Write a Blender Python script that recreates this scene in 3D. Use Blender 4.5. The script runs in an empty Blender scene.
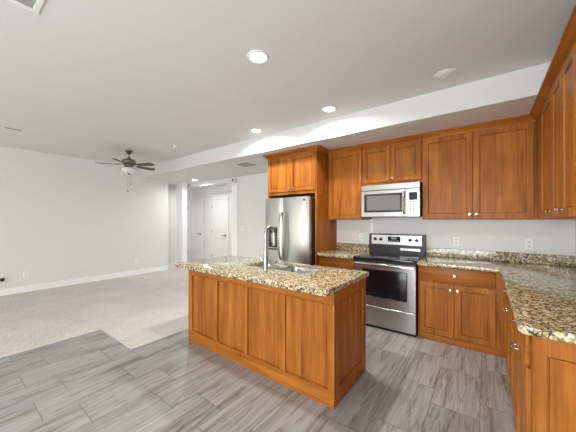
import bpy, bmesh, math, random
from mathutils import Vector, Matrix
random.seed(7)
S = bpy.context.scene
COL = S.collection
PI = math.pi

# ------------------------------------------------------------------ camera, world, lights, exposure
cam = bpy.data.cameras.new('camera')
cam.sensor_width = 36.0
cam.lens = 262.8 / 576 * 36.0
cam.shift_y = 4.2 / 576
cam.clip_start = 0.02
cam_o = bpy.data.objects.new('camera', cam)
COL.objects.link(cam_o)
cam_o.location = (0, 0, 1.40)
cam_o.rotation_euler = (PI / 2, 0, 0.64334)
S.camera = cam_o

S.view_settings.view_transform = 'Standard'
S.view_settings.look = 'None'
S.view_settings.gamma = 1
S.view_settings.use_curve_mapping = False
S.view_settings.exposure = -0.37

world = bpy.data.worlds.new('world')
S.world = world
world.use_nodes = True
wn = world.node_tree.nodes['Background']
wn.inputs[0].default_value = (0.75, 0.86, 1.0, 1)
wn.inputs[1].default_value = 1.2


def area(name, loc, rot, sx, sy, power, col=(1, 1, 1), shape='RECTANGLE', spread=PI):
    l = bpy.data.lights.new(name, 'AREA')
    l.shape = shape
    l.size = sx
    if shape in ('RECTANGLE', 'ELLIPSE'):
        l.size_y = sy
    l.energy = power
    l.color = col
    l.spread = spread
    o = bpy.data.objects.new(name, l)
    COL.objects.link(o)
    o.location = loc
    o.rotation_euler = rot
    return o


# daylight and added fill through the glazing of the wall behind the camera (light faces +Y, into the room)
area('daylight_slider', (-5.3, -2.98, 1.08), (PI / 2, 0, 0), 2.3, 2.05, 78, (1.0, 0.93, 0.82))
area('window_fill', (-0.85, -2.98, 1.20), (PI / 2, 0, 0), 2.1, 2.1, 300, (0.97, 0.965, 1.0))  # added as fill for the kitchen side
# unseen fill lamp added at the far left end to brighten the hall
area('hall_fill', (-8.98, 4.88, 1.3), (PI / 2, 0, -PI / 2), 0.7, 2.0, 9, (1.0, 0.99, 0.98))

# unseen sun, added for bounce: lands on the floor behind the viewer and bounces up to the ceiling
sl = bpy.data.lights.new('sun', 'SUN')
sl.energy = 1.8
sl.angle = 0.01
sl.color = (1.0, 0.985, 0.985)
so = bpy.data.objects.new('sun', sl)
COL.objects.link(so)
so.rotation_euler = (math.radians(38), 0, 0.12)

# ------------------------------------------------------------------ node helpers / materials


def newmat(name):
    m = bpy.data.materials.new(name)
    m.use_nodes = True
    nt = m.node_tree
    b = nt.nodes['Principled BSDF']
    return m, nt, b


def N(nt, typ, **kw):
    n = nt.nodes.new(typ)
    for k, v in kw.items():
        if isinstance(k, str) and hasattr(n, k):
            setattr(n, k, v)
    return n


def ramp(nt, stops, fac, interp='LINEAR'):
    r = nt.nodes.new('ShaderNodeValToRGB')
    r.color_ramp.interpolation = interp
    el = r.color_ramp.elements
    while len(el) > 1:
        el.remove(el[-1])
    el[0].position = stops[0][0]
    el[0].color = (*stops[0][1], 1)
    for p, c in stops[1:]:
        e = el.new(p)
        e.color = (*c, 1)
    nt.links.new(fac, r.inputs[0])
    return r.outputs[0]


def mix(nt, a, b, fac, mode='MIX'):
    n = nt.nodes.new('ShaderNodeMix')
    n.data_type = 'RGBA'
    n.blend_type = mode
    for sock, v in ((n.inputs[0], fac), (n.inputs[6], a), (n.inputs[7], b)):
        if hasattr(v, 'links'):
            nt.links.new(v, sock)
        elif isinstance(v, (int, float)):
            sock.default_value = v
        else:
            sock.default_value = (*v, 1)
    return n.outputs[2]


def coords(nt, scale=(1, 1, 1), rot=(0, 0, 0), rnd=0.0, loc=(0, 0, 0)):
    tc = nt.nodes.new('ShaderNodeTexCoord')
    mp = nt.nodes.new('ShaderNodeMapping')
    mp.inputs['Scale'].default_value = scale
    mp.inputs['Rotation'].default_value = rot
    mp.inputs['Location'].default_value = loc
    src = tc.outputs['Object']
    if rnd:
        oi = nt.nodes.new('ShaderNodeObjectInfo')
        mu = nt.nodes.new('ShaderNodeMath')
        mu.operation = 'MULTIPLY'
        mu.inputs[1].default_value = rnd
        nt.links.new(oi.outputs['Random'], mu.inputs[0])
        va = nt.nodes.new('ShaderNodeVectorMath')
        va.operation = 'ADD'
        nt.links.new(src, va.inputs[0])
        nt.links.new(mu.outputs[0], va.inputs[1])
        src = va.outputs[0]
    nt.links.new(src, mp.inputs['Vector'])
    return mp.outputs[0]


def noise(nt, vec, scale, detail=4, rough=0.55, dist=0.0, dim='3D', w=None):
    n = nt.nodes.new('ShaderNodeTexNoise')
    n.noise_dimensions = dim
    n.inputs['Scale'].default_value = scale
    n.inputs['Detail'].default_value = detail
    n.inputs['Roughness'].default_value = rough
    n.inputs['Distortion'].default_value = dist
    nt.links.new(vec, n.inputs['Vector'])
    if w is not None:
        nt.links.new(w, n.inputs['W'])
    return n.outputs['Fac']


def bump(nt, b, h, strength, dist):
    n = nt.nodes.new('ShaderNodeBump')
    n.inputs['Strength'].default_value = strength
    n.inputs['Distance'].default_value = dist
    nt.links.new(h, n.inputs['Height'])
    nt.links.new(n.outputs[0], b.inputs['Normal'])


def paint(name, col, rough=0.6, tex=0.12, spec=0.3):
    m, nt, b = newmat(name)
    v = coords(nt)
    n = noise(nt, v, 3, 3)
    c = ramp(nt, [(0.3, tuple(x * 0.985 for x in col)), (0.7, col)], n)
    nt.links.new(c, b.inputs['Base Color'])
    b.inputs['Roughness'].default_value = rough
    b.inputs['Specular IOR Level'].default_value = spec
    if tex:
        bump(nt, b, noise(nt, v, 55, 3), tex, 0.004)
    return m


def plain(name, col, rough=0.4, metal=0.0, spec=0.5):
    m, nt, b = newmat(name)
    v = coords(nt)
    n = noise(nt, v, 20, 2)
    c = ramp(nt, [(0.3, tuple(x * 0.96 for x in col)), (0.7, col)], n)
    nt.links.new(c, b.inputs['Base Color'])
    b.inputs['Roughness'].default_value = rough
    b.inputs['Metallic'].default_value = metal
    b.inputs['Specular IOR Level'].default_value = spec
    return m


def wood(name, dark, mid, light, horiz=False, rough=0.38):
    m, nt, b = newmat(name)
    sc = (1.0, 9, 9) if horiz else (9, 9, 1.0)
    v = coords(nt, scale=sc, rnd=13.0)
    big = noise(nt, v, 1.1, 4, 0.55, 0.6)
    c1 = ramp(nt, [(0.30, dark), (0.5, mid), (0.70, light)], big)
    sc2 = (1.6, 62, 62) if horiz else (62, 62, 1.6)
    v2 = coords(nt, scale=sc2, rnd=5.0)
    fine = noise(nt, v2, 1.0, 4, 0.65, 0.3)
    c2 = ramp(nt, [(0.36, (0.70, 0.64, 0.58)), (0.50, (0.93, 0.92, 0.91)), (0.64, (1.07, 1.08, 1.10))], fine)
    c = mix(nt, c1, c2, 0.85, 'MULTIPLY')
    blot = noise(nt, coords(nt, rnd=3.0), 5.0, 2)
    c3 = ramp(nt, [(0.3, (0.88, 0.86, 0.84)), (0.7, (1.05, 1.05, 1.05))], blot)
    c = mix(nt, c, c3, 0.8, 'MULTIPLY')
    nt.links.new(c, b.inputs['Base Color'])
    b.inputs['Roughness'].default_value = rough
    b.inputs['Specular IOR Level'].default_value = 0.2
    bump(nt, b, fine, 0.05, 0.001)
    return m


def granite(name):
    m, nt, b = newmat(name)
    v = coords(nt)
    wn_ = N(nt, 'ShaderNodeTexNoise')
    wn_.inputs['Scale'].default_value = 35
    nt.links.new(v, wn_.inputs['Vector'])
    vm = N(nt, 'ShaderNodeVectorMath')
    vm.operation = 'MULTIPLY_ADD'
    vm.inputs[1].default_value = (0.022, 0.022, 0.022)
    nt.links.new(wn_.outputs['Color'], vm.inputs[0])
    nt.links.new(v, vm.inputs[2])
    wv = vm.outputs[0]
    base = ramp(nt, [(0.32, (0.30, 0.21, 0.095)), (0.45, (0.52, 0.42, 0.225)), (0.56, (0.72, 0.63, 0.42)), (0.72, (0.45, 0.37, 0.22))], noise(nt, v, 16, 5, 0.65, 1.0))
    vo = N(nt, 'ShaderNodeTexVoronoi')
    vo.inputs['Scale'].default_value = 64
    nt.links.new(wv, vo.inputs['Vector'])
    sep = N(nt, 'ShaderNodeSeparateColor')
    nt.links.new(vo.outputs['Color'], sep.inputs[0])
    cell = ramp(nt, [(0.0, (0.20, 0.12, 0.045)), (0.18, (0.42, 0.32, 0.15)), (0.42, (0.68, 0.585, 0.37)), (0.68, (0.84, 0.76, 0.55)), (0.88, (0.33, 0.28, 0.19))], sep.outputs[0], 'CONSTANT')
    c = mix(nt, base, cell, 0.78)
    ve = N(nt, 'ShaderNodeTexVoronoi')
    ve.feature = 'DISTANCE_TO_EDGE'
    ve.inputs['Scale'].default_value = 40
    nt.links.new(wv, ve.inputs['Vector'])
    line = ramp(nt, [(0.03, (1, 1, 1)), (0.12, (0, 0, 0))], ve.outputs['Distance'])
    clump = ramp(nt, [(0.41, (0, 0, 0)), (0.52, (1, 1, 1))], noise(nt, v, 20, 4, 0.65))
    c = mix(nt, c, (0.035, 0.025, 0.015), mix(nt, line, clump, 1.0, 'MULTIPLY'))
    spk = ramp(nt, [(0.575, (0, 0, 0)), (0.62, (1, 1, 1))], noise(nt, v, 55, 3, 0.6, 0.4))
    c = mix(nt, c, (0.022, 0.016, 0.010), spk)
    nt.links.new(c, b.inputs['Base Color'])
    b.inputs['Roughness'].default_value = 0.09
    b.inputs['Specular IOR Level'].default_value = 0.55
    return m


def steel(name, col=(0.56, 0.56, 0.55), rough=0.28, horiz=True):
    m, nt, b = newmat(name)
    sc = (2, 2, 260) if horiz else (260, 260, 2)
    v = coords(nt, scale=sc)
    n = noise(nt, v, 1.0, 3, 0.6)
    c = ramp(nt, [(0.3, tuple(x * 0.9 for x in col)), (0.7, col)], n)
    nt.links.new(c, b.inputs['Base Color'])
    b.inputs['Metallic'].default_value = 1
    b.inputs['Roughness'].default_value = rough
    bump(nt, b, n, 0.04, 0.001)
    return m


def tile(name):
    m, nt, b = newmat(name)
    tc = N(nt, 'ShaderNodeTexCoord')
    sep = N(nt, 'ShaderNodeSeparateXYZ')
    nt.links.new(tc.outputs['Object'], sep.inputs[0])
    cmb = N(nt, 'ShaderNodeCombineXYZ')

    def add(s, k):
        a = N(nt, 'ShaderNodeMath')
        a.operation = 'ADD'
        a.inputs[1].default_value = k
        nt.links.new(s, a.inputs[0])
        return a.outputs[0]
    nt.links.new(add(sep.outputs[1], -0.645 + 6.1), cmb.inputs[0])
    nt.links.new(add(sep.outputs[0], 3.385 + 6.1), cmb.inputs[1])
    br = N(nt, 'ShaderNodeTexBrick')
    br.offset = 0.3333
    br.offset_frequency = 2
    br.inputs['Scale'].default_value = 1
    br.inputs['Brick Width'].default_value = 0.61
    br.inputs['Row Height'].default_value = 0.305
    br.inputs['Mortar Size'].default_value = 0.0028
    br.inputs['Mortar Smooth'].default_value = 0.1
    br.inputs['Color1'].default_value = (0, 0, 0, 1)
    br.inputs['Color2'].default_value = (1, 1, 1, 1)
    br.inputs['Mortar'].default_value = (0.5, 0.5, 0.5, 1)
    nt.links.new(cmb.outputs[0], br.inputs['Vector'])
    rs = N(nt, 'ShaderNodeSeparateColor')
    nt.links.new(br.outputs['Color'], rs.inputs[0])
    w = N(nt, 'ShaderNodeMath')
    w.operation = 'MULTIPLY'
    w.inputs[1].default_value = 37.0
    nt.links.new(rs.outputs[0], w.inputs[0])
    # skew the veins a little by tile, then stretch along Y
    v = coords(nt, scale=(1.0, 0.16, 1.0), rot=(0, 0, 0.05))
    n0 = noise(nt, v, 2.2, 3, 0.5, 0.3, '4D', w.outputs[0])
    c = ramp(nt, [(0.3, (0.31, 0.298, 0.288)), (0.7, (0.415, 0.403, 0.392))], n0)
    n1 = noise(nt, coords(nt, scale=(1.0, 0.11, 1.0), rot=(0, 0, 0.09)), 7.0, 5, 0.60, 0.6, '4D', w.outputs[0])
    band = ramp(nt, [(0.52, (0, 0, 0)), (0.56, (1, 1, 1)), (0.62, (0.5, 0.5, 0.5))], n1)
    n3 = noise(nt, coords(nt, scale=(1.0, 0.06, 1.0), rot=(0, 0, -.06)), 26.0, 4, 0.65, 0.8, '4D', w.outputs[0])
    bcol = ramp(nt, [(0.36, (0.165, 0.138, 0.12)), (0.5, (0.27, 0.245, 0.225)), (0.64, (0.38, 0.36, 0.34))], n3)
    c = mix(nt, c, bcol, mix(nt, band, (0.72, 0.72, 0.72), 1.0, 'MULTIPLY'))
    fine = ramp(nt, [(0.36, (0.78, 0.77, 0.76)), (0.52, (1.0, 1.0, 1.0)), (0.66, (1.14, 1.14, 1.14))], n3)
    c = mix(nt, c, fine, 0.8, 'MULTIPLY')
    n2 = noise(nt, coords(nt, scale=(1.0, 0.08, 1.0), rot=(0, 0, 0.12)), 8.0, 4, 0.6, 0.6, '4D', w.outputs[0])
    a = N(nt, 'ShaderNodeMath')
    a.operation = 'SUBTRACT'
    a.inputs[1].default_value = 0.5
    nt.links.new(n2, a.inputs[0])
    ab = N(nt, 'ShaderNodeMath')
    ab.operation = 'ABSOLUTE'
    nt.links.new(a.outputs[0], ab.inputs[0])
    vein = ramp(nt, [(0.0, (0.45, 0.40, 0.36)), (0.012, (0.8, 0.78, 0.76)), (0.03, (1, 1, 1))], ab.outputs[0])
    c = mix(nt, c, vein, 0.7, 'MULTIPLY')
    tint = ramp(nt, [(0, (0.93, 0.93, 0.93)), (1, (1.04, 1.04, 1.04))], rs.outputs[0])
    c = mix(nt, c, tint, 1.0, 'MULTIPLY')
    c = mix(nt, c, (0.17, 0.16, 0.15), br.outputs['Fac'])
    nt.links.new(c, b.inputs['Base Color'])
    b.inputs['Roughness'].default_value = 0.32
    b.inputs['Specular IOR Level'].default_value = 0.4
    inv = N(nt, 'ShaderNodeMath')
    inv.operation = 'SUBTRACT'
    inv.inputs[0].default_value = 1.0
    nt.links.new(br.outputs['Fac'], inv.inputs[1])
    bump(nt, b, inv.outputs[0], 0.3, 0.002)
    return m


def carpet_mat(name):
    m, nt, b = newmat(name)
    v = coords(nt)
    n1 = noise(nt, v, 70, 3, 0.7)
    n2 = noise(nt, v, 2.2, 3)
    vo = N(nt, 'ShaderNodeTexVoronoi')
    vo.inputs['Scale'].default_value = 75
    nt.links.new(v, vo.inputs['Vector'])
    c = ramp(nt, [(0.0, (0.90, 0.855, 0.81)), (0.8, (0.62, 0.582, 0.545))], vo.outputs['Distance'])
    c = mix(nt, c, ramp(nt, [(0.35, (0.80, 0.79, 0.78)), (0.65, (1.06, 1.06, 1.06))], n1), 0.8, 'MULTIPLY')
    c = mix(nt, c, ramp(nt, [(0.35, (0.94, 0.94, 0.94)), (0.65, (1.03, 1.03, 1.03))], n2), 1.0, 'MULTIPLY')
    nt.links.new(c, b.inputs['Base Color'])
    b.inputs['Roughness'].default_value = 0.95
    b.inputs['Specular IOR Level'].default_value = 0.1
    bump(nt, b, vo.outputs['Distance'], 0.6, 0.01)
    return m


def emit(name, col, strength):
    m, nt, b = newmat(name)
    b.inputs['Base Color'].default_value = (0.9, 0.9, 0.9, 1)
    b.inputs['Emission Color'].default_value = (*col, 1)
    b.inputs['Emission Strength'].default_value = strength
    return m


def pane_mat(name):
    m, nt, b = newmat(name)
    nt.nodes.remove(b)
    out = nt.nodes['Material Output']
    t = N(nt, 'ShaderNodeBsdfTransparent')
    t.inputs[0].default_value = (0.96, 0.98, 0.97, 1)
    g = N(nt, 'ShaderNodeBsdfGlossy')
    g.inputs['Roughness'].default_value = 0.02
    mx = N(nt, 'ShaderNodeMixShader')
    mx.inputs[0].default_value = 0.06
    nt.links.new(t.outputs[0], mx.inputs[1])
    nt.links.new(g.outputs[0], mx.inputs[2])
    nt.links.new(mx.outputs[0], out.inputs[0])
    return m


M = {}
M['wall'] = paint('wall_paint', (0.80, 0.797, 0.788))
M['ceil'] = paint('ceiling_paint', (0.72, 0.718, 0.712), tex=0.25)
M['trim'] = paint('trim_lit_post_paint', (0.96, 0.96, 0.955), rough=0.4, tex=0)  # real trim white; also puts the light on the hall posts into colour
M['doorwhite'] = paint('door_paint', (0.80, 0.80, 0.79), rough=0.45, tex=0)
WD, WM, WL = (0.285, 0.088, 0.012), (0.395, 0.131, 0.019), (0.495, 0.180, 0.030)
M['wood'] = wood('cherry_wood', WD, WM, WL)
M['woodh'] = wood('cherry_wood_horizontal', WD, WM, WL, True)
M['wooddark'] = plain('cabinet_shadow_wood', (0.10, 0.035, 0.01), 0.6)
M['granite'] = granite('speckled_granite')
M['steel'] = steel('brushed_stainless')
M['steelv'] = steel('brushed_stainless_vertical', horiz=False)
M['sinksteel'] = steel('sink_stainless', (0.55, 0.55, 0.55), 0.22)
M['chrome'] = plain('satin_nickel', (0.70, 0.69, 0.66), 0.16, 1.0)
M['brushed'] = plain('brushed_nickel', (0.42, 0.415, 0.40), 0.34, 1.0)
M['blackglass'] = plain('black_glass', (0.008, 0.008, 0.008), 0.06)
M['black'] = plain('black_plastic', (0.015, 0.015, 0.015), 0.4)
M['darkgrey'] = plain('dark_grey_plastic', (0.06, 0.06, 0.06), 0.45)
M['mwglass'] = plain('microwave_mesh_glass', (0.16, 0.16, 0.155), 0.25)
M['grey'] = plain('grey_plastic', (0.35, 0.35, 0.35), 0.5)
M['white'] = plain('white_plastic', (0.82, 0.82, 0.80), 0.4)
M['tile'] = tile('grey_vein_tile')
M['carpet'] = carpet_mat('beige_loop_carpet')
M['lens'] = emit('lit_lens', (1.0, 0.97, 0.92), 6.0)
M['pewter'] = plain('aged_pewter', (0.20, 0.18, 0.165), 0.35, 0.9)
M['blade'] = plain('dark_walnut_blade', (0.085, 0.050, 0.040), 0.5)
M['frosted'] = plain('frosted_glass', (0.80, 0.80, 0.79), 0.3)
M['slot'] = plain('vent_dark', (0.13, 0.13, 0.125), 0.7)
M['ventgrey'] = plain('vent_painted', (0.55, 0.55, 0.53), 0.6)
M['keygrey'] = plain('keypad_grey', (0.16, 0.16, 0.15), 0.5)
M['pane'] = pane_mat('window_pane')
M['ovenglass'] = plain('smoked_oven_glass', (0.012, 0.010, 0.010), 0.16, 0.0, 0.35)
M['display'] = plain('display_glass', (0.02, 0.022, 0.03), 0.1)
M['red'] = plain('emblem_maroon', (0.16, 0.03, 0.03), 0.4)

# ------------------------------------------------------------------ mesh builder


class MB:
    def __init__(self):
        self.bm = bmesh.new()

    def box(self, x0, x1, y0, y1, z0, z1, bev=0.0, seg=1):
        if x1 < x0: x0, x1 = x1, x0
        if y1 < y0: y0, y1 = y1, y0
        if z1 < z0: z0, z1 = z1, z0
        g = bmesh.ops.create_cube(self.bm, size=1.0)
        vs = g['verts']
        for v in vs:
            v.co = Vector(((x0 + x1) / 2 + v.co.x * (x1 - x0), (y0 + y1) / 2 + v.co.y * (y1 - y0), (z0 + z1) / 2 + v.co.z * (z1 - z0)))
        if bev > 0:
            es = list({e for v in vs for e in v.link_edges})
            bmesh.ops.bevel(self.bm, geom=es, offset=bev, segments=seg, affect='EDGES', profile=0.5)
        return self

    def prism(self, poly, axis, a, b, bev=0.0, seg=2):
        """poly: 2D points in the plane without `axis`, extruded a..b along axis."""
        def mk(p, t):
            if axis == 'x': return (t, p[0], p[1])
            if axis == 'y': return (p[0], t, p[1])
            return (p[0], p[1], t)
        lo = [self.bm.verts.new(mk(p, a)) for p in poly]
        hi = [self.bm.verts.new(mk(p, b)) for p in poly]
        n = len(poly)
        fs = [self.bm.faces.new(lo[::-1]), self.bm.faces.new(hi)]
        for i in range(n):
            fs.append(self.bm.faces.new((lo[i], lo[(i + 1) % n], hi[(i + 1) % n], hi[i])))
        bmesh.ops.recalc_face_normals(self.bm, faces=fs)
        if bev > 0:
            es = list({e for f in fs[:2] for e in f.edges})
            bmesh.ops.bevel(self.bm, geom=es, offset=bev, segments=seg, affect='EDGES', profile=0.5)
        return self

    def lathe(self, prof, c=(0, 0, 0), axis='z', seg=24, cap=True):
        """prof: list of (radius, height)."""
        c = Vector(c)
        rings = []

        def mk(r, h, a):
            x, y = r * math.cos(a), r * math.sin(a)
            if axis == 'z': return c + Vector((x, y, h))
            if axis == 'y': return c + Vector((x, h, y))
            return c + Vector((h, x, y))
        for r, h in prof:
            if r <= 1e-6:
                rings.append([self.bm.verts.new(mk(0, h, 0))])
            else:
                rings.append([self.bm.verts.new(mk(r, h, 2 * PI * k / seg)) for k in range(seg)])
        fs = []
        for A, B in zip(rings, rings[1:]):
            for k in range(seg):
                k2 = (k + 1) % seg
                if len(A) == 1 and len(B) == 1: continue
                if len(A) == 1: fs.append(self.bm.faces.new((A[0], B[k], B[k2])))
                elif len(B) == 1: fs.append(self.bm.faces.new((A[k], A[k2], B[0])))
                else: fs.append(self.bm.faces.new((A[k], A[k2], B[k2], B[k])))
        if cap:
            for R in (rings[0], rings[-1]):
                if len(R) > 2: fs.append(self.bm.faces.new(R))
        bmesh.ops.recalc_face_normals(self.bm, faces=fs)
        return self

    def tube(self, pts, r, seg=10, flat=1.0):
        pts = [Vector(p) for p in pts]
        rr = r if isinstance(r, (list, tuple)) else [r] * len(pts)
        rings = []
        up = None
        for i, p in enumerate(pts):
            d = (pts[min(i + 1, len(pts) - 1)] - pts[max(i - 1, 0)]).normalized()
            if up is None:
                up = Vector((0, 0, 1)) if abs(d.z) < 0.9 else Vector((1, 0, 0))
            s = d.cross(up).normalized()
            up = s.cross(d).normalized()
            rings.append([self.bm.verts.new(p + rr[i] * (math.cos(2 * PI * k / seg) * s * flat + math.sin(2 * PI * k / seg) * up)) for k in range(seg)])
        fs = []
        for A, B in zip(rings, rings[1:]):
            for k in range(seg):
                k2 = (k + 1) % seg
                fs.append(self.bm.faces.new((A[k], A[k2], B[k2], B[k])))
        fs.append(self.bm.faces.new(rings[0][::-1]))
        fs.append(self.bm.faces.new(rings[-1]))
        bmesh.ops.recalc_face_normals(self.bm, faces=fs)
        return self

    def panel(self, x0, x1, z0, z1, yf, t, fr=0.058, rec=0.009, slope=0.008, bot=None, top=None):
        """framed recessed panel: front face at yf (facing -y), thickness t."""
        bot = fr if bot is None else bot
        top = fr if top is None else top
        e = 0.003

        def ring(ax0, ax1, az0, az1, y):
            return [self.bm.verts.new(p) for p in ((ax0, y, az0), (ax1, y, az0), (ax1, y, az1), (ax0, y, az1))]
        g = 0.007
        R = [ring(x0, x1, z0, z1, yf + t), ring(x0, x1, z0, z1, yf + e), ring(x0 + e, x1 - e, z0 + e, z1 - e, yf)]
        for o, y in ((0.0, yf), (slope * .3, yf + 0.002), (slope * .55, yf + rec + g), (slope * .55 + .005, yf + rec + g), (slope * .55 + .006, yf + rec)):
            R.append(ring(x0 + fr + o, x1 - fr - o, z0 + bot + o, z1 - top - o, y))
        fs = []
        for A, B in zip(R, R[1:]):
            for k in range(4):
                k2 = (k + 1) % 4
                fs.append(self.bm.faces.new((A[k], A[k2], B[k2], B[k])))
        fs.append(self.bm.faces.new(R[-1]))
        fs.append(self.bm.faces.new(R[0][::-1]))
        bmesh.ops.recalc_face_normals(self.bm, faces=fs)
        return self

    def build(self, name, mat, parent=None, smooth=True, angle=35):
        me = bpy.data.meshes.new(name)
        self.bm.to_mesh(me)
        self.bm.free()
        for f in me.polygons:
            f.use_smooth = smooth
        if smooth:
            me.set_sharp_from_angle(angle=math.radians(angle))
        me.materials.append(M[mat] if isinstance(mat, str) else mat)
        o = bpy.data.objects.new(name, me)
        COL.objects.link(o)
        if parent is not None:
            o.parent = parent
        return o


def tag(o, label=None, cat=None, group=None, kind=None):
    if label: o['label'] = label
    if cat: o['category'] = cat
    if group: o['group'] = group
    if kind: o['kind'] = kind
    return o


def thing(name, loc, label, cat, rz=0.0, group=None):
    o = bpy.data.objects.new(name, None)
    o.empty_display_size = 0.1
    COL.objects.link(o)
    o.location = loc
    o.rotation_euler = (0, 0, rz)
    return tag(o, label, cat, group)


def struct(o, label=None, cat=None):
    return tag(o, label, cat, kind='structure')


def copy_tree(o, parent=None):
    c = o.copy()
    COL.objects.link(c)
    if parent is not None:
        c.parent = parent
    for ch in list(o.children):
        copy_tree(ch, c)
    return c


# ------------------------------------------------------------------ room shell
XL, XR, YW, YH, YS, ZC, ZS, YB = -7.15, 0.77, 4.08, 4.60, 3.18, 2.77, 2.51, -2.80

fl = MB()
fl.prism([(-3.935, YB), (XR, YB), (XR, 5.6), (-3.06, 5.6), (-3.06, 1.255), (-3.935, 1.255)], 'z', -0.06, 0.0)
struct(fl.build('floor', 'tile', smooth=False), 'grey veined stone-look tile floor laid in staggered planks', 'floor')
cp = MB()
cp.prism([(-9.2, YB), (-3.935, YB), (-3.935, 1.255), (-3.06, 1.255), (-3.06, 5.6), (-9.2, 5.6)], 'z', -0.06, 0.006)
struct(cp.build('floor_carpet', 'carpet', smooth=False), 'beige loop carpet of the living area at left', 'carpet')

struct(MB().box(XL - .12, XR + .12, YB - .12, YS, ZC, ZC + .12).build('ceiling', 'ceil'), 'high flat white ceiling over kitchen and living area', 'ceiling')
lc = MB().box(-9.2, XR + .12, YS, 4.72, ZS, ZC + .12)
struct(lc.build('ceiling_soffit', 'ceil'), 'lowered white ceiling with fascia above the wall cabinets', 'ceiling')
struct(MB().box(-9.2, -4.8, 4.72, 5.6, 2.44, ZC + .12).build('ceiling_hall', 'ceil'), 'hall ceiling beyond the opening', 'ceiling')

struct(MB().box(XL - .12, XL, YB, 3.90, 0, ZC).build('wall_left', 'wall'), 'long blank white wall at left', 'wall')
nw = MB()
nw.box(-7.62, -7.50, 3.78, 4.36, 0, 2.51)
nw.box(-7.50, -7.27, 3.78, 3.90, 0, 2.51)
nw.box(-7.50, XL, 3.90, 4.34, 2.455, 2.51)
struct(nw.build('wall_niche', 'wall'), 'shallow niche at the end of the left wall', 'wall')
struct(MB().box(-7.62, XL, 4.34, 4.49, 0, ZS).build('lit_wall_end', 'trim'), 'wall end, whitened as if lit, at left of the hall opening', 'trim')  # whiter than the wall: the light on this face is in the paint
struct(MB().box(-9.2, -7.62, 4.36, 4.49, 0, 2.51).build('wall_hall_near', 'wall'))
hw = MB()
hw.prism([(XL, ZS), (XL, 2.40), (-5.549, 2.385), (-5.252, 2.133), (-5.252, 0), (-2.93, 0), (-2.93, ZS)], 'y', YH, YH + .12)
hw.box(-3.05, -2.93, YW, YH, 0, ZS)
struct(hw.build('wall_hall', 'wall', smooth=False), 'white wall left of the refrigerator with clipped-corner hall opening', 'wall')
struct(MB().box(-5.252, -5.045, YH - .025, YH, 0, 2.36, 0.002).build('lit_post', 'trim'), 'post, whitened as if lit, at right of the hall opening', 'trim')  # brightness of the lit post put into its whiter colour
struct(MB().box(-2.93, XR + .12, YW, YW + .12, 0, ZS).build('wall_back', 'wall'), 'white kitchen wall behind the range', 'wall')
struct(MB().box(XR, XR + .12, YB, YW, 0, ZC).build('wall_right', 'wall'), 'white wall behind the right cabinets', 'wall')
fh = MB()
fh.box(-9.2, -7.03, 5.30, 5.42, 0, 2.44)
fh.box(-7.03, -4.8, 5.24, 5.42, 0, 2.44)
fh.box(-7.03, -4.8, 5.10, 5.24, 2.235, 2.44)
struct(fh.build('wall_far', 'wall'), 'far hall wall with two white doors', 'wall')
struct(MB().box(-9.2, -9.08, 4.49, 5.30, 0, 2.44).build('wall_hall_left', 'wall'))
struct(MB().box(-4.92, -4.80, 4.72, 5.24, 0, 2.44).build('wall_hall_right', 'wall'))

# wall behind the camera with its glazing
bw = MB()
bw.box(XL - .12, -6.5, YB - .12, YB, 0, ZC)
bw.box(-6.5, -4.1, YB - .12, YB, 2.12, ZC)
bw.box(-4.1, -1.9, YB - .12, YB, 0, ZC)
bw.box(-1.9, 0.2, YB - .12, YB, 0, 0.12)
bw.box(-1.9, 0.2, YB - .12, YB, 2.25, ZC)
bw.box(0.2, XR + .12, YB - .12, YB, 0, ZC)
struct(bw.build('wall_front', 'wall'))


def window(name, x0, x1, z0, z1, n):
    m = MB()
    w = 0.05
    m.box(x0, x1, YB - .10, YB - .03, z0, z0 + w, 0.004)
    m.box(x0, x1, YB - .10, YB - .03, z1 - w, z1, 0.004)
    for k in range(n + 1):
        c = x0 + w / 2 + (x1 - x0 - w) * k / n
        m.box(c - w / 2, c + w / 2, YB - .10, YB - .03, z0 + w, z1 - w, 0.004)
    f = struct(m.build(name, 'trim'), 'unseen white framed window behind the viewer', 'window')
    MB().box(x0 + w, x1 - w, YB - .068, YB - .062, z0 + w, z1 - w).build('pane', 'pane', f)


window('window_1', -6.5, -4.1, 0.0, 2.12, 2)
window('added_window', -1.9, 0.2, 0.12, 2.25, 2)  # unseen, added for fill; made tall to light the base cabinets


def baseboard(name, pts, label=None):
    """profile swept along straight segments given as boxes"""
    m = MB()
    for x0, x1, y0, y1 in pts:
        m.box(x0, x1, y0, y1, 0.0, 0.105, 0.002)
        # thinner cap strip
        if abs(x1 - x0) < abs(y1 - y0):
            m.box(x0, (x0 + x1) / 2, y0, y1, 0.105, 0.125, 0.002)
        else:
            m.box(x0, x1, (y0 + y1) / 2, y1, 0.105, 0.125, 0.002)
    struct(m.build(name, 'trim'), label, 'baseboard' if label else None)


baseboard('baseboard_left', [(XL, XL + .016, YB, 3.90)], 'white baseboard along the long left wall')
baseboard('baseboard_niche', [(-7.50, -7.484, 3.90, 4.34)], 'white baseboard inside the niche')
baseboard('baseboard_hall', [(-5.04, -3.05, YH - .016, YH)], 'white baseboard left of the refrigerator')


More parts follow.
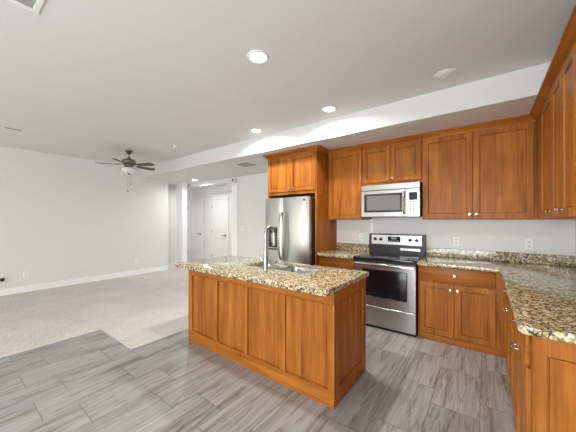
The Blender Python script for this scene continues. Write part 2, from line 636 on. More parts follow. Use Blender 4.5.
def hall_door(name, x0, x1, yf, label, hl):
    d = MB()
    z1 = 2.035
    # slab with two recessed panels
    d.box(x0, x1, yf - .012, yf, 0.01, z1)
    w = x1 - x0
    st = 0.115
    for (a, b_) in ((0.22, 0.98), (1.14, z1 - .13)):
        pass
    o = struct(d.build(name, 'doorwhite'), label, 'door')
    p = MB()
    y0 = yf - .024
    for (xa, xb) in ((x0, x0 + st), (x1 - st, x1)):
        p.box(xa, xb, y0, yf - .012, 0.01, z1, 0.002)
    for (za, zb) in ((0.01, 0.22), (0.86, 1.04), (z1 - .13, z1)):
        p.box(x0 + st, x1 - st, y0, yf - .012, za, zb, 0.002)
    p.build('door_frame', 'doorwhite', o)
    c = MB()
    cw = 0.07
    c.box(x0 - cw, x0 - .004, yf - .03, yf, 0, z1 + .006, 0.003)
    c.box(x1 + .004, x1 + cw, yf - .03, yf, 0, z1 + .006, 0.003)
    c.box(x0 - cw, x1 + cw, yf - .03, yf, z1 + .006, z1 + .075, 0.003)
    c.build('door_casing', 'doorwhite', o)
    for z in (0.28, 1.05, 1.82):
        MB().box(x0 - .006, x0 + .012, y0 - .008, y0, z - .05, z + .05, 0.002).build('hinge', 'pewter', o)
    h = MB()
    h.lathe([(0.0, -.022), (0.028, -.020), (0.03, -.006), (0.03, 0)], (x1 - .065, y0, 0.94), 'y', 16)
    h.tube([(x1 - .065, y0 - .02, .94), (x1 - .065, y0 - .045, .94)], 0.011)
    h.tube([(x1 - .055, y0 - .045, .94), (x1 - .10, y0 - .047, .94), (x1 - .18, y0 - .045, .937)], [0.013, 0.012, 0.010])
    h.build('door_handle', 'pewter', o)


hall_door('door_1', -8.34, -7.54, 5.30, 'left white two-panel hall door with dark lever handle', 0)
hall_door('door_2', -6.92, -6.20, 5.24, 'right white two-panel hall door with dark lever handle', 0)

# ------------------------------------------------------------------ cabinet helpers (local: x width, -y front, z up)


def knob(parent, x, z, yf):
    m = MB()
    m.lathe([(0.006, 0.0), (0.0055, -0.012), (0.009, -0.016), (0.0155, -0.020), (0.0160, -0.025), (0.012, -0.029), (0.0, -0.0305)], (x, yf, z), 'y', 16, cap=False)
    return m.build('knob', 'chrome', parent)


def add_door(t, x0, x1, z0, z1, yf, side=None, kz=None, fr=0.058):
    d = MB().panel(x0, x1, z0, z1, yf, 0.019, fr=fr).build('door', 'wood', t)
    if side:
        kx = x1 - .030 if side == 'r' else x0 + .030
        knob(d, kx, kz if kz is not None else z0 + .05, yf)
    return d


def add_drawer(t, x0, x1, z0, z1, yf, knobs=(0.5,)):
    m = MB().box(x0, x1, yf, yf + .019, z0, z1, 0.005, 2)
    d = m.build('drawer', 'woodh', t)
    for k in knobs:
        knob(d, x0 + (x1 - x0) * k, (z0 + z1) / 2, yf)
    return d


def crown_profile(yf, z0, z1):
    p = 0.062
    return [(yf + .03, z0), (yf - .004, z0), (yf - .008, z0 + .012), (yf - .022, z0 + .022), (yf - .046, z0 + (z1 - z0) * .66), (yf - p, z1 - .018), (yf - p, z1), (yf + .03, z1)]


# frame face at y=0, doors overlay to y=-.019
UB, UT = 1.407, 2.44
F = 0.019


def upper_body(t, w, d, z0, z1):
    m = MB()
    m.box(0, w, 0, d, z0, z1, 0.001)
    return m.build('cabinet_box', 'wood', t)


# ---- wall cabinet left of the microwave (single door)
def wall_cabinet(loc, w, d, z0, z1, doors, label, rz=0.0, crown=True, kz=None, name='wall_cabinet', cx0=0.0, cx1=None):
    t = thing(name, loc, label, 'cabinet', rz)
    upper_body(t, w, d, z0, z1)
    for (x0, x1, side) in doors:
        add_door(t, x0, x1, z0 + (0.012 if kz is None else kz), z1 - .006, -F, side, (z0 + .065) if kz is None else z0 + kz + .045)
    if crown:
        MB().prism(crown_profile(-F * .3, z1 - .002, ZS - .001), 'x', cx0, w if cx1 is None else cx1).build('crown_molding', 'woodh', t)
    return t


YU = 3.769   # face-frame plane of the wall cabinets (door faces at 3.75)
wall_cabinet((-2.012, YU, 0), 0.560, YW - YU, UB, UT, [(0.022, 0.553, None)], 'single-door cherry wall cabinet between refrigerator and microwave')
wall_cabinet((-1.450, YU, 0), 0.800, YW - YU, 1.897, UT, [(0.012, 0.396, 'r'), (0.402, 0.788, 'l')], 'short two-door cherry wall cabinet above the microwave', kz=0.035)
wall_cabinet((-0.648, YU, 0), 1.085, YW - YU, UB, UT, [(0.008, 0.532, 'r'), (0.538, 1.062, 'l')], 'wide two-door cherry wall cabinet right of the microwave', cx1=1.075)

# ---- right wall uppers (face -X): local x runs toward -Y
XU = 0.437


def right_upper(y0, w, doors, label, cx0=0.0):
    wall_cabinet((XU, y0, 0), w, XR - XU, UB, UT, doors, label, -PI / 2, cx0=cx0)


right_upper(3.749, 0.829, [(0.345, 0.822, 'r')], 'corner cherry wall cabinet on the right wall with one door', cx0=-.06)
right_upper(2.917, 0.697, [(0.006, 0.345, 'r'), (0.350, 0.690, 'l')], 'narrow two-door cherry wall cabinet on the right wall')
right_upper(2.217, 0.697, [(0.006, 0.345, 'r'), (0.350, 0.690, 'l')], 'cherry wall cabinet on the right wall nearest the viewer')

# ---- refrigerator surround
t = thing('refrigerator_cabinet', (-2.985, 3.409, 0), 'tall cherry cabinet surround over and beside the refrigerator', 'cabinet')
W_ = 0.965
D_ = YW - 3.409 - .004
MB().box(0.0, W_, 0, D_, 1.815, UT, 0.001).build('cabinet_box', 'wood', t)
add_door(t, 0.012, 0.478, 1.865, UT - .006, -F, 'r', 1.905)
add_door(t, 0.484, W_ - .012, 1.865, UT - .006, -F, 'l', 1.905)
cm = MB()
prof = crown_profile(-F * .3, UT - .002, ZS - .001)
bmv = cm.bm
# mitred three-sided crown: left return, front, right return
off = [(-(p[0]), p[1]) for p in prof]     # outward distance from the face (positive = out)
stations = []
for (cx, cy, dx, dy) in ((0, D_ - .001, -1, 0), (0, 0, -1, -1), (W_, 0, 1, -1), (W_, 0.29, 1, 0)):
    stations.append([bmv.verts.new((cx + dx * o_, cy + dy * o_, z_)) for (o_, z_) in off])
fs = []
for A, B in zip(stations, stations[1:]):
    n_ = len(A)
    for k in range(n_):
        fs.append(bmv.faces.new((A[k], A[(k + 1) % n_], B[(k + 1) % n_], B[k])))
fs.append(bmv.faces.new(stations[0]))
fs.append(bmv.faces.new(stations[-1]))
bmesh.ops.recalc_face_normals(bmv, faces=fs)
cm.build('crown_molding', 'woodh', t)

for px, lab in ((W_ - .026, 'tall cherry end panel right of the refrigerator'), (0.0, 'tall cherry end panel left of the refrigerator')):
    m = MB()
    m.box(0, .026, 0.008, D_, 0.0, 1.8145, 0.001)
    m.box(-.001, .027, 0.0, 0.008, 0.0, 1.8145, 0.001)
    pn = m.build('cabinet_end_panel', 'wood')
    pn.location = (-2.985 + px, 3.409, 0)
    tag(pn, lab, 'panel')

# ------------------------------------------------------------------ base cabinets
ZT = 0.868        # underside of the granite
YF = 3.469        # face frame plane of the back run (door faces at 3.45)


def base_cabinet(loc, w, d, drawers, doors, label, rz=0.0, end=None, kick=0.072):
    t = thing('base_cabinet', loc, label, 'cabinet', rz)
    MB().box(0, w, 0, d, 0.0, ZT, 0.001).build('cabinet_box', 'wood', t)
    MB().box(0, w, -.012, 0.0, 0.0, kick, 0.003).build('base_rail', 'woodh', t)
    for (x0, x1) in drawers:
        add_drawer(t, x0, x1, 0.694, 0.860, -F)
    for (x0, x1, side) in doors:
        add_door(t, x0, x1, kick + .008, 0.680, -F, side, 0.615)
    return t


base_cabinet((-2.018, YF, 0), 0.578, YW - YF, [(0.015, 0.565)], [(0.015, 0.287, 'r'), (0.293, 0.565, 'l')], 'cherry base cabinet between refrigerator and range')
base_cabinet((-0.642, YF, 0), 1.410, YW - YF, [(0.012, 0.730)], [(0.012, 0.362, 'r'), (0.370, 0.730, 'l')], 'cherry base cabinet in the corner right of the range')
XB = 0.176        # face plane of the right run
base_cabinet((XB, 3.455, 0), 0.860, XR - XB, [(0.075, 0.848)], [(0.075, 0.458, 'r'), (0.464, 0.848, 'l')], 'cherry base cabinet of the right run beside the corner', -PI / 2)
t = base_cabinet((XB, 2.592, 0), 0.892, XR - XB, [(0.012, 0.872)], [(0.012, 0.432, 'r'), (0.438, 0.872, 'l')], 'cherry base cabinet at the near end of the counter with framed end panel', -PI / 2)
# framed end panel facing the viewer (local +x face): built in its own rotated frame
ep = MB().panel(0.0, XR - XB, 0.0, ZT, 0.0, 0.019, fr=0.052, bot=0.13, top=0.092, rec=0.009, slope=0.008).build('end_panel', 'wood', t)
ep.location = (0.892 + .019, 0.0, 0.0)
ep.rotation_euler = (0, 0, PI / 2)

# ------------------------------------------------------------------ granite worktops


def rounded(poly, rads, n=5):
    out = []
    L = len(poly)
    for i, p in enumerate(poly):
        r = rads[i]
        if r <= 0:
            out.append(p)
            continue
        p = Vector(p)
        a = (Vector(poly[i - 1]) - p).normalized()
        b = (Vector(poly[(i + 1) % L]) - p).normalized()
        s, e = p + a * r, p + b * r
        c = p + (a + b) * r
        for k in range(n + 1):
            u = k / n
            q = s.lerp(e, u)
            d = (q - c).normalized() * r
            out.append(tuple(c + d))
    return out


ct = MB()
ct.prism(rounded([(-0.645, 3.405), (0.125, 3.405), (0.125, 1.635), (XR - .001, 1.635), (XR - .001, YW - .001), (-0.645, YW - .001)], [0.006, 0, 0.035, 0, 0, 0]), 'z', ZT, 0.910, 0.007, 3)
cto = ct.build('countertop', 'granite')
tag(cto, 'L-shaped speckled granite worktop right of the range', 'countertop')
b_ = MB()
b_.box(-0.645, XR - .022, YW - .021, YW - .001, 0.910, 1.020, 0.003)
b_.box(XR - .021, XR - .001, 1.66, YW - .001, 0.910, 1.020, 0.003)
b_.build('backsplash', 'granite', cto)
ct = MB()
ct.prism([(-2.018, 3.405), (-1.440, 3.405), (-1.440, YW - .001), (-2.018, YW - .001)], 'z', ZT, 0.910, 0.007, 3)
cto = ct.build('countertop', 'granite')
tag(cto, 'short speckled granite worktop between refrigerator and range', 'countertop')
MB().box(-2.018, -1.440, YW - .021, YW - .001, 0.910, 1.020, 0.003).build('backsplash', 'granite', cto)

# ------------------------------------------------------------------ island
IX0, IX1, IY0, IY1 = -2.775, -0.892, 1.765, 2.405
t = thing('kitchen_island', (IX0, IY0, 0), 'long cherry kitchen island with framed panels in the middle of the floor', 'island')
Wd, Dd = IX1 - IX0, IY1 - IY0
# carcass is a box open at the top so the sink can hang in it
c = MB()
c.box(0.0, Wd - .019, 0.012, 0.03, 0, ZT)
c.box(0.0, Wd - .019, Dd - .008, Dd, 0, ZT)
c.box(0.0, 0.018, 0.03, Dd - .008, 0, ZT)
c.box(Wd - .038, Wd - .019, 0.03, Dd - .008, 0, ZT)
c.box(0.018, Wd - .038, 0.03, Dd - .008, 0.05, 0.07)
c.build('cabinet_box', 'wood', t)
# front: four recessed panels in a frame (stiles and rails), panel faces at y=.012
X = [(-2.700, -2.304), (-2.246, -1.855), (-1.801, -1.417), (-1.352, -0.952)]
f = MB()
f.box(0, Wd, -.006, 0.012, 0.0, 0.120, 0.002)
f.build('base_rail', 'woodh', t)
f = MB()
f.box(0, Wd, -.006, 0.012, 0.768, ZT, 0.002)
f.build('top_rail', 'woodh', t)
edges = [IX0] + [v for p in X for v in p] + [IX1]
for k in range(0, len(edges), 2):
    MB().box(edges[k] - IX0, edges[k + 1] - IX0, -.006, 0.012, 0.120, 0.768, 0.002).build('stile', 'wood', t)
for (a, b) in X:
    p = MB()
    a -= IX0; b -= IX0
    p.box(a + .007, b - .007, 0.007, 0.0125, 0.134, 0.761, 0.001)
    p.prism([(-.0055, 0.1195), (0.010, 0.128), (0.012, 0.128), (0.012, 0.1195)], 'x', a, b)
    p.build('front_panel', 'wood', t)
# end panel facing +X
ep = MB().panel(0.0, Dd, 0.0, ZT, 0.0, 0.019, fr=0.068, bot=0.120, top=0.085, rec=0.009, slope=0.008).build('end_panel', 'wood', t)
ep.location = (Wd, 0.0, 0)
ep.rotation_euler = (0, 0, PI / 2)
for k in range(3):
    w3 = Wd / 3
    d = MB().panel(k * w3 + .01, (k + 1) * w3 - .01, 0.08, ZT - .01, 0.0, 0.012).build('door', 'wood', t)
    d.location = (Wd, Dd + .012, 0)
    d.rotation_euler = (0, 0, PI)

# worktop with a cut-out for the sink
CX0, CX1, CY0, CY1 = -2.855, -0.878, 1.612, 2.472
SX0, SX1, SY0, SY1 = -2.110, -1.310, 2.012, 2.378
ct = MB()
outer = rounded([(CX0, CY0), (CX1, CY0), (CX1, CY1), (CX0, CY1)], [0.03, 0.03, 0.03, 0.03], 5)
inner = rounded([(SX0, SY0), (SX1, SY0), (SX1, SY1), (SX0, SY1)], [0.05] * 4, 5)


def slab_with_hole(mb, outer, inner, z0, z1, ease=0.007):
    bm = mb.bm
    n = len(outer)

    def inset(poly, d, cx, cy, hx, hy):
        return [(cx + (x - cx) * (hx - d) / hx, cy + (y - cy) * (hy - d) / hy) for x, y in poly]
    cx, cy = (CX0 + CX1) / 2, (CY0 + CY1) / 2
    hx, hy = (CX1 - CX0) / 2, (CY1 - CY0) / 2
    prof = [(ease, z0), (ease * .3, z0 + ease * .3), (0, z0 + ease), (0, z1 - ease), (ease * .3, z1 - ease * .3), (ease, z1)]
    rings = [[bm.verts.new((*p, z)) for p in inset(outer, d, cx, cy, hx, hy)] for d, z in prof]
    ib = [bm.verts.new((*p, z1 - .019)) for p in inner]
    it = [bm.verts.new((*p, z1)) for p in inner]
    fs = []
    for A, B in zip(rings, rings[1:]):
        for k in range(n):
            fs.append(bm.faces.new((A[k], A[(k + 1) % n], B[(k + 1) % n], B[k])))
    for k in range(n):
        k2 = (k + 1) % n
        fs.append(bm.faces.new((rings[-1][k], rings[-1][k2], it[k2], it[k])))
        fs.append(bm.faces.new((rings[0][k], ib[k], ib[k2], rings[0][k2])))
        fs.append(bm.faces.new((it[k], it[k2], ib[k2], ib[k])))
    bmesh.ops.recalc_face_normals(bm, faces=fs)


slab_with_hole(ct, outer, inner, ZT, 0.910)
tag(ct.build('countertop', 'granite'), 'speckled granite worktop of the kitchen island with sink cut-out', 'countertop')

# ---- double-bowl sink hung under the worktop
t = thing('kitchen_sink', ((SX0 + SX1) / 2, (SY0 + SY1) / 2, 0.66), 'double-bowl stainless steel sink set in the island worktop', 'sink')
cxs, cys = (SX0 + SX1) / 2, (SY0 + SY1) / 2


def bowl(x0, x1, depth):
    m = MB()
    bm = m.bm
    levels = [(-0.004, 0.889), (0.0, 0.889), (0.004, 0.874), (0.012, 0.866 - depth + .03), (0.03, 0.866 - depth + .006), (0.05, 0.866 - depth)]
    rings = []
    for d, z in levels:
        rr = max(0.03, 0.055 - d * .3)
        poly = rounded([(x0 + d, SY0 + d - .004), (x1 - d, SY0 + d - .004), (x1 - d, SY1 - d + .004), (x0 + d, SY1 - d + .004)], [rr] * 4, 5)
        rings.append([bm.verts.new((x - cxs, y - cys, z - .66)) for x, y in poly])
    # outer skin for thickness
    fs = []
    for A, B in zip(rings, rings[1:]):
        n = len(A)
        for k in range(n):
            fs.append(bm.faces.new((A[k], A[(k + 1) % n], B[(k + 1) % n], B[k])))
    fs.append(bm.faces.new(rings[-1]))
    bmesh.ops.recalc_face_normals(bm, faces=fs)
    for f in fs: f.normal_flip()
    o = m.build('bowl', 'sinksteel', t)
    md = o.modifiers.new('skin', 'SOLIDIFY')
    md.thickness = 0.0015
    d = MB()
    d.lathe([(0.0, 0.004), (0.03, 0.003), (0.042, 0.005), (0.044, 0.001)], ((x0 + x1) / 2 - cxs, (SY0 + SY1) / 2 - cys, 0.866 - depth - .66), 'z', 20, cap=False)
    d.build('drain', 'chrome', o)


bowl(SX0, -1.728, 0.20)
bowl(-1.704, SX1, 0.20)

# ---- pull-down faucet
fx, fy = -1.752, 1.966
t = thing('faucet', (fx, fy, 0.910), 'tall arched stainless pull-down faucet behind the island sink', 'faucet')
m = MB()
m.lathe([(0.030, 0.0), (0.030, 0.012), (0.024, 0.022), (0.0235, 0.12), (0.021, 0.14)], (0, 0, 0), 'z', 20)
m.build('base', 'brushed', t)
pts = [(0, 0, 0.13), (0, 0, 0.30)]
for k in range(0, 13):
    a = PI - k * PI * 0.93 / 12
    pts.append((0.02 * (1 + math.cos(a)) / 2, 0.052 + 0.052 * math.cos(a), 0.350 + 0.068 * math.sin(a)))
MB().tube(pts, 0.0170, 14).build('spout', 'brushed', t)
e = Vector(pts[-1])
MB().tube([e, e + Vector((0, 0.003, -.03)), e + Vector((0, 0.006, -.10)), e + Vector((0, 0.007, -.135))], [0.020, 0.022, 0.023, 0.019], 12).build('spray_head', 'brushed', t)
h = MB()
h.tube([(-.018, 0, 0.085), (-.045, 0, 0.085)], 0.014, 12)
h.tube([(-.040, 0, 0.085), (-.052, -.01, 0.10), (-.062, -.02, 0.135)], [0.009, 0.007, 0.006], 10)
h.build('lever', 'chrome', t)

# ------------------------------------------------------------------ refrigerator
RX0, RX1, RYF = -2.878, -2.034, 3.215
t = thing('refrigerator', (RX0, RYF, 0), 'stainless side-by-side refrigerator with ice dispenser under the tall cabinet', 'refrigerator')
w = RX1 - RX0
MB().box(0.004, w - .022, 0.075, 0.80, 0.02, 1.735, 0.004).build('cabinet_body', 'black', t)
MB().box(0.01, w - .01, 0.05, 0.075, 0.0, 0.085, 0.003).build('toe_grille', 'darkgrey', t)
sp = 0.376


def fridge_door(x0, x1, name):
    m = MB()
    prof = []
    n = 10
    for k in range(n + 1):          # gently bowed front
        u = k / n
        x = x0 + (x1 - x0) * u
        y = 0.012 - 0.012 * (1 - (2 * u - 1) ** 4)
        prof.append((x, y))
    poly = prof + [(x1, 0.068), (x0, 0.068)]
    m.prism(poly, 'z', 0.095, 1.748, 0.003, 1)
    return m.build(name, 'steelv', t)


d1 = fridge_door(0.0, sp - .004, 'door')
d2 = fridge_door(sp + .004, w, 'door')


def fridge_handle(par, x, sgn):
    pts = []
    for k in range(15):
        u = k / 14
        pts.append((x + sgn * 0.012 * (1 - (2 * u - 1) ** 2), -.018 - .045 * (1 - (2 * u - 1) ** 4), 0.78 + 0.74 * u))
    m = MB().tube(pts, 0.015, 12)
    m.tube([(x, 0.0, 0.79), (x, -.03, 0.79)], 0.012, 8)
    m.tube([(x, 0.0, 1.51), (x, -.03, 1.51)], 0.012, 8)
    m.build('handle', 'brushed', par)


fridge_handle(d1, sp - .036, -1)
fridge_handle(d2, sp + .036, 1)
dx0, dx1 = 0.075, 0.285
dm = MB()
dm.box(dx0, dx1, -.006, 0.002, 0.93, 1.29, 0.003)
dsp = dm.build('dispenser', 'darkgrey', d1)
dm = MB()
dm.box(dx0 + .018, dx1 - .018, -.009, -.005, 1.205, 1.265, 0.002)
dm.build('control_panel', 'display', dsp)
dm = MB()
dm.box(dx0 + .018, dx1 - .018, -.0075, -.0055, 0.965, 1.185, 0.001)
dm.build('cavity', 'black', dsp)
dm = MB()
dm.box(dx0 + .065, dx0 + .085, -.022, -.007, 1.06, 1.185, 0.004)
dm.box(dx0 + .115, dx0 + .145, -.020, -.007, 1.02, 1.185, 0.004)
dm.box(dx0 + .02, dx1 - .02, -.020, -.007, 0.955, 0.972, 0.003)
dm.build('paddle', 'grey', dsp)
MB().lathe([(0.0, -.004), (0.016, -.004), (0.019, 0.002)], (w - .085, 0.0015, 1.700), 'y', 16).build('emblem', 'red', d2)
for x in (0.06, w - .10):
    MB().box(x, x + .05, 0.03, 0.11, 1.748 if False else 1.735, 1.760, 0.004).build('hinge_cover', 'darkgrey', t)

# ------------------------------------------------------------------ range
GX0, GX1, GY = -1.432, -0.652, 3.400
t = thing('range', (GX0, GY, 0), 'stainless freestanding electric range with black glass cooktop', 'range')
w = GX1 - GX0
back = YW - .022 - GY
MB().box(0.003, w - .003, 0.035, back - .01, 0.02, 0.885, 0.002).build('body', 'black', t)
m = MB()
m.box(-.002, w + .002, -.012, back, 0.885, 0.915, 0.006, 2)
m.build('cooktop', 'blackglass', t)
for (bx, by, br) in ((0.21, 0.17, 0.10), (0.57, 0.17, 0.08), (0.21, 0.43, 0.075), (0.57, 0.43, 0.10)):
    mm = MB()
    for r_ in (br, br * .6):
        mm.lathe([(r_ - .002, 0.9151), (r_ - .002, 0.9155), (r_, 0.9155), (r_, 0.9151)], (bx, by, 0), 'z', 32, cap=False)
    mm.build('burner_ring', 'darkgrey', t)
# oven door
m = MB().box(0.004, w - .004, 0.0, 0.034, 0.292, 0.868, 0.004)
od = m.build('oven_door', 'steel', t)
MB().box(0.125, w - .098, -.003, 0.001, 0.405, 0.765, 0.012, 3).build('window', 'ovenglass', od)
MB().box(0.004, w - .004, -.002, 0.002, 0.846, 0.870, 0.002).build('top_vent', 'black', od)
hd = MB()
hd.box(0.012, w - .012, -.050, -.030, 0.806, 0.842, 0.008, 3)
hd.box(0.03, 0.06, -.035, 0.001, 0.812, 0.836, 0.003)
hd.box(w - .06, w - .03, -.035, 0.001, 0.812, 0.836, 0.003)
hd.build('handle', 'chrome', od)
MB().box(0.004, w - .004, 0.0, 0.034, 0.035, 0.282, 0.004).build('storage_drawer', 'steel', t)
MB().box(0.012, w - .012, 0.03, 0.06, 0.0, 0.035).build('toe_kick', 'black', t)
# backguard
yb0 = 3.985 - GY
m = MB()
m.prism([(yb0, 0.915), (back, 0.915), (back, 1.195), (yb0 + .022, 1.195), (yb0 + .008, 1.190), (yb0, 1.06)], 'x', 0.004, w - .004)
bg = m.build('backguard', 'black', t, smooth=False)
m = MB()
m.prism([(yb0 - .003, 1.045), (yb0 + .003, 1.045), (yb0 + .009, 1.180), (yb0 + .003, 1.180)], 'x', 0.045, w - .045)
m.build('control_panel', 'steel', bg, smooth=False)
MB().box(0.285, 0.460, yb0 - .004, yb0 + .004, 1.085, 1.160, 0.002).build('display', 'display', bg)
mm = MB()
for k in range(5):
    mm.box(0.300 + .030 * k, 0.318 + .030 * k, yb0 - .0052, yb0 - .0035, 1.096, 1.104, 0.0005)
mm.box(0.335, 0.405, yb0 - .0052, yb0 - .0035, 1.122, 1.148, 0.0005)
mm.build('button_row', 'grey', bg)
for kx in (0.100, 0.185, 0.590, 0.675):
    k_ = MB().lathe([(0.024, 0.002), (0.023, -.012), (0.021, -.024), (0.0, -.026)], (kx, yb0, 1.118), 'y', 20, cap=False)
    k_.box(kx - .004, kx + .004, yb0 - .030, yb0 - .020, 1.098, 1.138, 0.001)
    k_.build('control_knob', 'black', bg)
MB().box(0.46, 0.72, yb0 - .002, yb0 + .002, 0.965, 1.000, 0.0008).build('reflection_strip', 'steel', bg)  # steel bar stands in for a reflection in the glossy black

# ------------------------------------------------------------------ microwave
MX0, MX1, MY = -1.428, -0.656, 3.668
t = thing('microwave', (MX0, MY, 1.447), 'stainless over-the-range microwave mounted under the short cabinet', 'microwave')
w = MX1 - MX0
H = 0.445
MB().box(0.004, w, 0.022, YW - MY - .001, 0.0, H, 0.002).build('body', 'black', t)
MB().box(0.0, w - .006, 0.0, 0.022, 0.370, H, 0.004).build('top_vent_panel', 'steel', t)
md = MB().box(0.0, 0.590, 0.0, 0.022, 0.0, 0.363, 0.004).build('door', 'steel', t)
MB().box(0.045, 0.555, -.003, 0.001, 0.062, 0.318, 0.008, 2).build('window_frame', 'black', md)
MB().box(0.082, 0.530, -.0045, -.0025, 0.088, 0.292, 0.004).build('window', 'mwglass', md)
hp = []
for k in range(11):
    u = k / 10
    hp.append((0.580, -.012 - .030 * (1 - (2 * u - 1) ** 4), 0.035 + 0.295 * u))
MB().tube(hp, 0.012, 10).build('handle', 'chrome', md)
cpn = MB().box(0.594, w - .006, 0.0, 0.022, 0.0, 0.363, 0.004).build('control_panel', 'steel', t)
MB().box(0.640, w - .032, -.003, 0.001, 0.215, 0.315, 0.002).build('display', 'display', cpn)
mm = MB()
for r_ in range(5):
    for c_ in range(3):
        mm.box(0.644 + c_ * .033, 0.668 + c_ * .033, -.003, 0.001, 0.068 + r_ * .028, 0.086 + r_ * .028, 0.002)
mm.build('keypad', 'keygrey', cpn)
MB().box(0.03, 0.12, 0.02, 0.10, -.028, 0.0, 0.002).build('light_cover', 'darkgrey', t)
MB().box(0.14, w - .06, 0.06, 0.30, -.008, 0.0, 0.001).build('grease_filter', 'darkgrey', t)

# ------------------------------------------------------------------ ceiling fan
FX, FY = -5.625, 2.267
t = thing('ceiling_fan', (FX, FY, ZC), 'five-blade dark ceiling fan with light bowl hanging over the carpet', 'ceiling fan')
MB().lathe([(0.075, 0.0), (0.074, -.012), (0.062, -.03), (0.035, -.058), (0.020, -.066)], (0, 0, 0), 'z', 24).build('canopy', 'pewter', t)
MB().lathe([(0.012, -.06), (0.012, -.13), (0.028, -.135), (0.03, -.16)], (0, 0, 0), 'z', 16).build('downrod', 'pewter', t)
MB().lathe([(0.03, -.160), (0.09, -.172), (0.118, -.192), (0.122, -.235), (0.110, -.262), (0.085, -.285), (0.08, -.30)], (0, 0, 0), 'z', 32).build('motor_housing', 'pewter', t)
zb = 2.485 - ZC
for k in range(5):
    a = math.radians(26 + 72 * k)
    m = MB()
    pl = rounded([(0.17, -.046), (0.545, -.066), (0.545, 0.066), (0.17, 0.046)], [0.03, 0.055, 0.055, 0.03], 5)
    m.prism(pl, 'z', -.004, 0.004)
    bl = m.build('blade', 'blade', t)
    bl.rotation_euler = (math.radians(-13), 0, a)
    bl.location = (0, 0, zb)
    m = MB()
    m.box(0.085, 0.20, -.014, 0.014, 0.0045, 0.012, 0.002)
    m.box(0.185, 0.235, -.035, 0.035, 0.0045, 0.010, 0.002)
    m.build('blade_bracket', 'pewter', bl)
MB().lathe([(0.075, -.300), (0.075, -.325), (0.05, -.335), (0.05, -.345)], (0, 0, 0), 'z', 24).build('light_fitter', 'pewter', t)
MB().lathe([(0.052, -.335), (0.125, -.345), (0.135, -.365), (0.12, -.405), (0.075, -.435), (0.0, -.447)], (0, 0, 0), 'z', 28, cap=False).build('light_bowl', 'frosted', t)
MB().lathe([(0.016, -.440), (0.018, -.455), (0.008, -.47), (0.0, -.475)], (0, 0, 0), 'z', 14, cap=False).build('finial', 'pewter', t)
for (x, y, ln) in ((0.035, 0.02, 0.30), (0.03, -.03, 0.44)):
    m = MB()
    m.tube([(x, y, -.34), (x, y, -.34 - ln)], 0.002, 6)
    m.lathe([(0.003, 0.0), (0.008, -.012), (0.008, -.035), (0.0, -.04)], (x, y, -.34 - ln), 'z', 10, cap=False)
    m.build('pull_chain', 'pewter', t)

# ------------------------------------------------------------------ recessed lights


def downlight(x, y, z, label, lit=True, power=27.0):
    t = thing('recessed_light', (x, y, z), label, 'ceiling light')
    MB().lathe([(0.070, -.002), (0.074, -.008), (0.090, -.007), (0.094, -.0005), (0.070, -.0005), (0.070, -.002)], (0, 0, 0), 'z', 36, cap=False).build('trim_ring', 'white', t)
    if lit:
        MB().lathe([(0.071, -.001), (0.068, -.004), (0.0, -.005)], (0, 0, 0), 'z', 32, cap=False).build('lens', 'lens', t)
        o = area('lamp', (x, y, z - .012), (0, 0, 0), 0.13, 0.13, power, (1.0, 0.975, 0.94), 'DISK', 2.85)
        o.location = (0, 0, -.012)
        o.parent = t
    else:
        MB().lathe([(0.071, -.001), (0.064, -.012), (0.040, -.020), (0.0, -.022)], (0, 0, 0), 'z', 32, cap=False).build('lens', 'frosted', t)
    return t


downlight(-1.525, 1.614, ZC, 'lit recessed ceiling light over the island, largest and nearest of the lit ones')
downlight(-1.538, 2.894, ZC, 'lit recessed ceiling light near the fascia in front of the range')
downlight(-2.799, 2.918, ZC, 'lit recessed ceiling light near the fascia in front of the refrigerator')
downlight(-0.296, 2.856, ZC, 'unlit round recessed ceiling light at right', False)
downlight(-6.414, 4.26, ZS, 'small lit recessed light in the low ceiling before the hall', power=22)

# ------------------------------------------------------------------ ceiling vents and detector


def vent(x0, x1, y0, y1, z, label, n=7, along='x', fr=0.03, slatmat='white', duct='slot'):
    t = thing('ceiling_vent', ((x0 + x1) / 2, (y0 + y1) / 2, z), label, 'vent')
    hx, hy = (x1 - x0) / 2, (y1 - y0) / 2
    m = MB()
    m.box(-hx, hx, -hy, -hy + fr, -.008, -.0005, 0.002)
    m.box(-hx, hx, hy - fr, hy, -.008, -.0005, 0.002)
    m.box(-hx, -hx + fr, -hy + fr, hy - fr, -.008, -.0005, 0.002)
    m.box(hx - fr, hx, -hy + fr, hy - fr, -.008, -.0005, 0.002)
    m.build('frame', 'white', t)
    MB().box(-hx + fr * .8, hx - fr * .8, -hy + fr * .8, hy - fr * .8, -.0025, -.0005).build('duct', duct, t)
    for k in range(n):
        u = (k + .5) / n
        s = MB()
        if along == 'x':
            y = -hy + fr + (2 * hy - 2 * fr) * u
            s.prism([(y - .008, -.003), (y - .006, -.003), (y + .007, -.010), (y + .005, -.010)], 'x', -hx + fr, hx - fr)
        else:
            x = -hx + fr + (2 * hx - 2 * fr) * u
            s.prism([(x - .008, -.003), (x - .006, -.003), (x + .007, -.010), (x + .005, -.010)], 'y', -hy + fr, hy - fr)
        s.build('slat', slatmat, t)
    return t


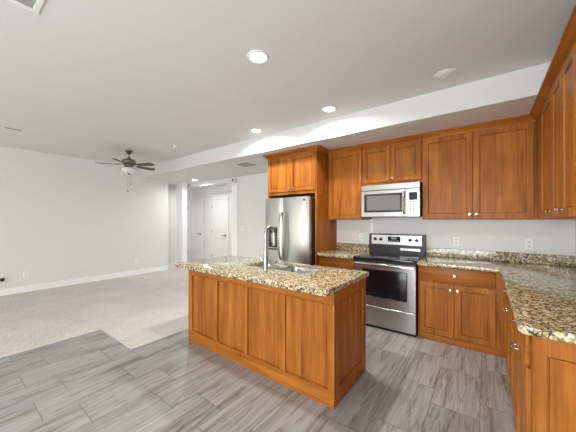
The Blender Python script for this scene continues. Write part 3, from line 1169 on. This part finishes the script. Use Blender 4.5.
vent(-4.01, -3.60, 3.50, 3.87, ZS, 'square slatted vent in the low ceiling left of the refrigerator', 8, 'x', 0.03, 'grey')
vent(-2.37, -2.05, 0.02, 0.40, ZC, 'ceiling return vent at the top left corner of the view', 9, 'y', 0.03, 'ventgrey', 'ventgrey')
vent(-5.70, -5.61, 0.58, 0.78, ZC, 'small slot vent in the ceiling far left', 1, 'y', 0.013, 'slot')
t = thing('smoke_detector', (-4.58, 2.631, ZC), 'small round smoke detector on the ceiling right of the fan', 'smoke detector')
MB().lathe([(0.062, -.0005), (0.062, -.012), (0.055, -.030), (0.03, -.036), (0.0, -.037)], (0, 0, 0), 'z', 24, cap=False).build('case', 'white', t)
m = MB()
m.box(-.03, -.012, -.064, -.050, -.026, -.010, 0.001)
m.box(0.012, 0.03, -.064, -.050, -.026, -.010, 0.001)
m.build('vent_slot', 'darkgrey', t)

# ------------------------------------------------------------------ outlets and switches


def outlet(x, y, z, rz, label, kind='outlet', w=0.07, h=0.115):
    t = thing('wall_outlet' if kind == 'outlet' else 'light_switch', (x, y, z), label, 'outlet' if kind == 'outlet' else 'switch', rz)
    MB().box(-w / 2, w / 2, -.008, 0.0, -h / 2, h / 2, 0.003).build('cover_plate', 'trim', t)
    if kind == 'outlet':
        for dz in (-.024, 0.024):
            s = MB().box(-.016, 0.016, -.0105, -.0075, dz - .015, dz + .015, 0.002).build('socket', 'white', t)
            q = MB()
            q.box(-.008, -.005, -.0112, -.0103, dz - .004, dz + .007)
            q.box(0.005, 0.008, -.0112, -.0103, dz - .004, dz + .007)
            q.build('slots', 'darkgrey', s)
    else:
        n = max(1, round(w / 0.07))
        for k in range(n):
            cx = (k - (n - 1) / 2) * 0.046
            MB().box(cx - .016, cx + .016, -.012, -.0075, -.033, 0.033, 0.003).build('rocker', 'white', t)
    return t


outlet(-0.299, YW, 1.125, 0, 'white outlet on the wall just right of the range')
outlet(0.405, YW, 1.125, 0, 'white outlet under the wide wall cabinet near the right corner')
outlet(-1.585, YW, 1.135, 0, 'white outlet on the wall just left of the range')
outlet(-4.897, YH, 1.19, 0, 'white double light switch on the wall left of the refrigerator', 'switch', 0.12)
outlet(XL, 1.027, 0.344, PI / 2, 'white outlet low on the long left wall, near its left end')
outlet(XL, 3.049, 0.355, PI / 2, 'white outlet low on the left wall near the niche')
t = outlet(XL, 0.735, 0.335, PI / 2, 'white cable wall plate at the left edge with black connector')
MB().lathe([(0.0, -.075), (0.03, -.068), (0.034, -.045), (0.022, -.02), (0.016, -.007)], (-.02, 0, -.030), 'y', 14, cap=False).build('connector', 'black', t)

t = thing('security_camera', (-5.115, YH - .025, 2.37), 'small white camera with black lens high on the white post', 'camera')
MB().box(-.045, 0.045, -.02, 0.0, -.06, 0.035, 0.006, 2).build('mount', 'white', t)
MB().lathe([(0.034, 0.0), (0.036, -.05), (0.033, -.085), (0.025, -.090)], (0.03, -.02, 0.045), 'y', 18).build('housing', 'white', t)
MB().lathe([(0.028, 0.0), (0.028, -.008), (0.0, -.014)], (0.03, -.108, 0.045), 'y', 18, cap=False).build('lens', 'black', t)

# repeats of one kind share a group
for base, grp in (('recessed_light', 'recessed ceiling lights'), ('wall_outlet', 'white wall outlets'), ('ceiling_vent', 'ceiling vents'),
                  ('wall_cabinet', 'cherry wall cabinets'), ('base_cabinet', 'cherry base cabinets'), ('cabinet_end_panel', 'refrigerator end panels'),
                  ('countertop', 'granite worktops')):
    for o in S.objects:
        if o.parent is None and o.name.split('.')[0] == base:
            o['group'] = grp
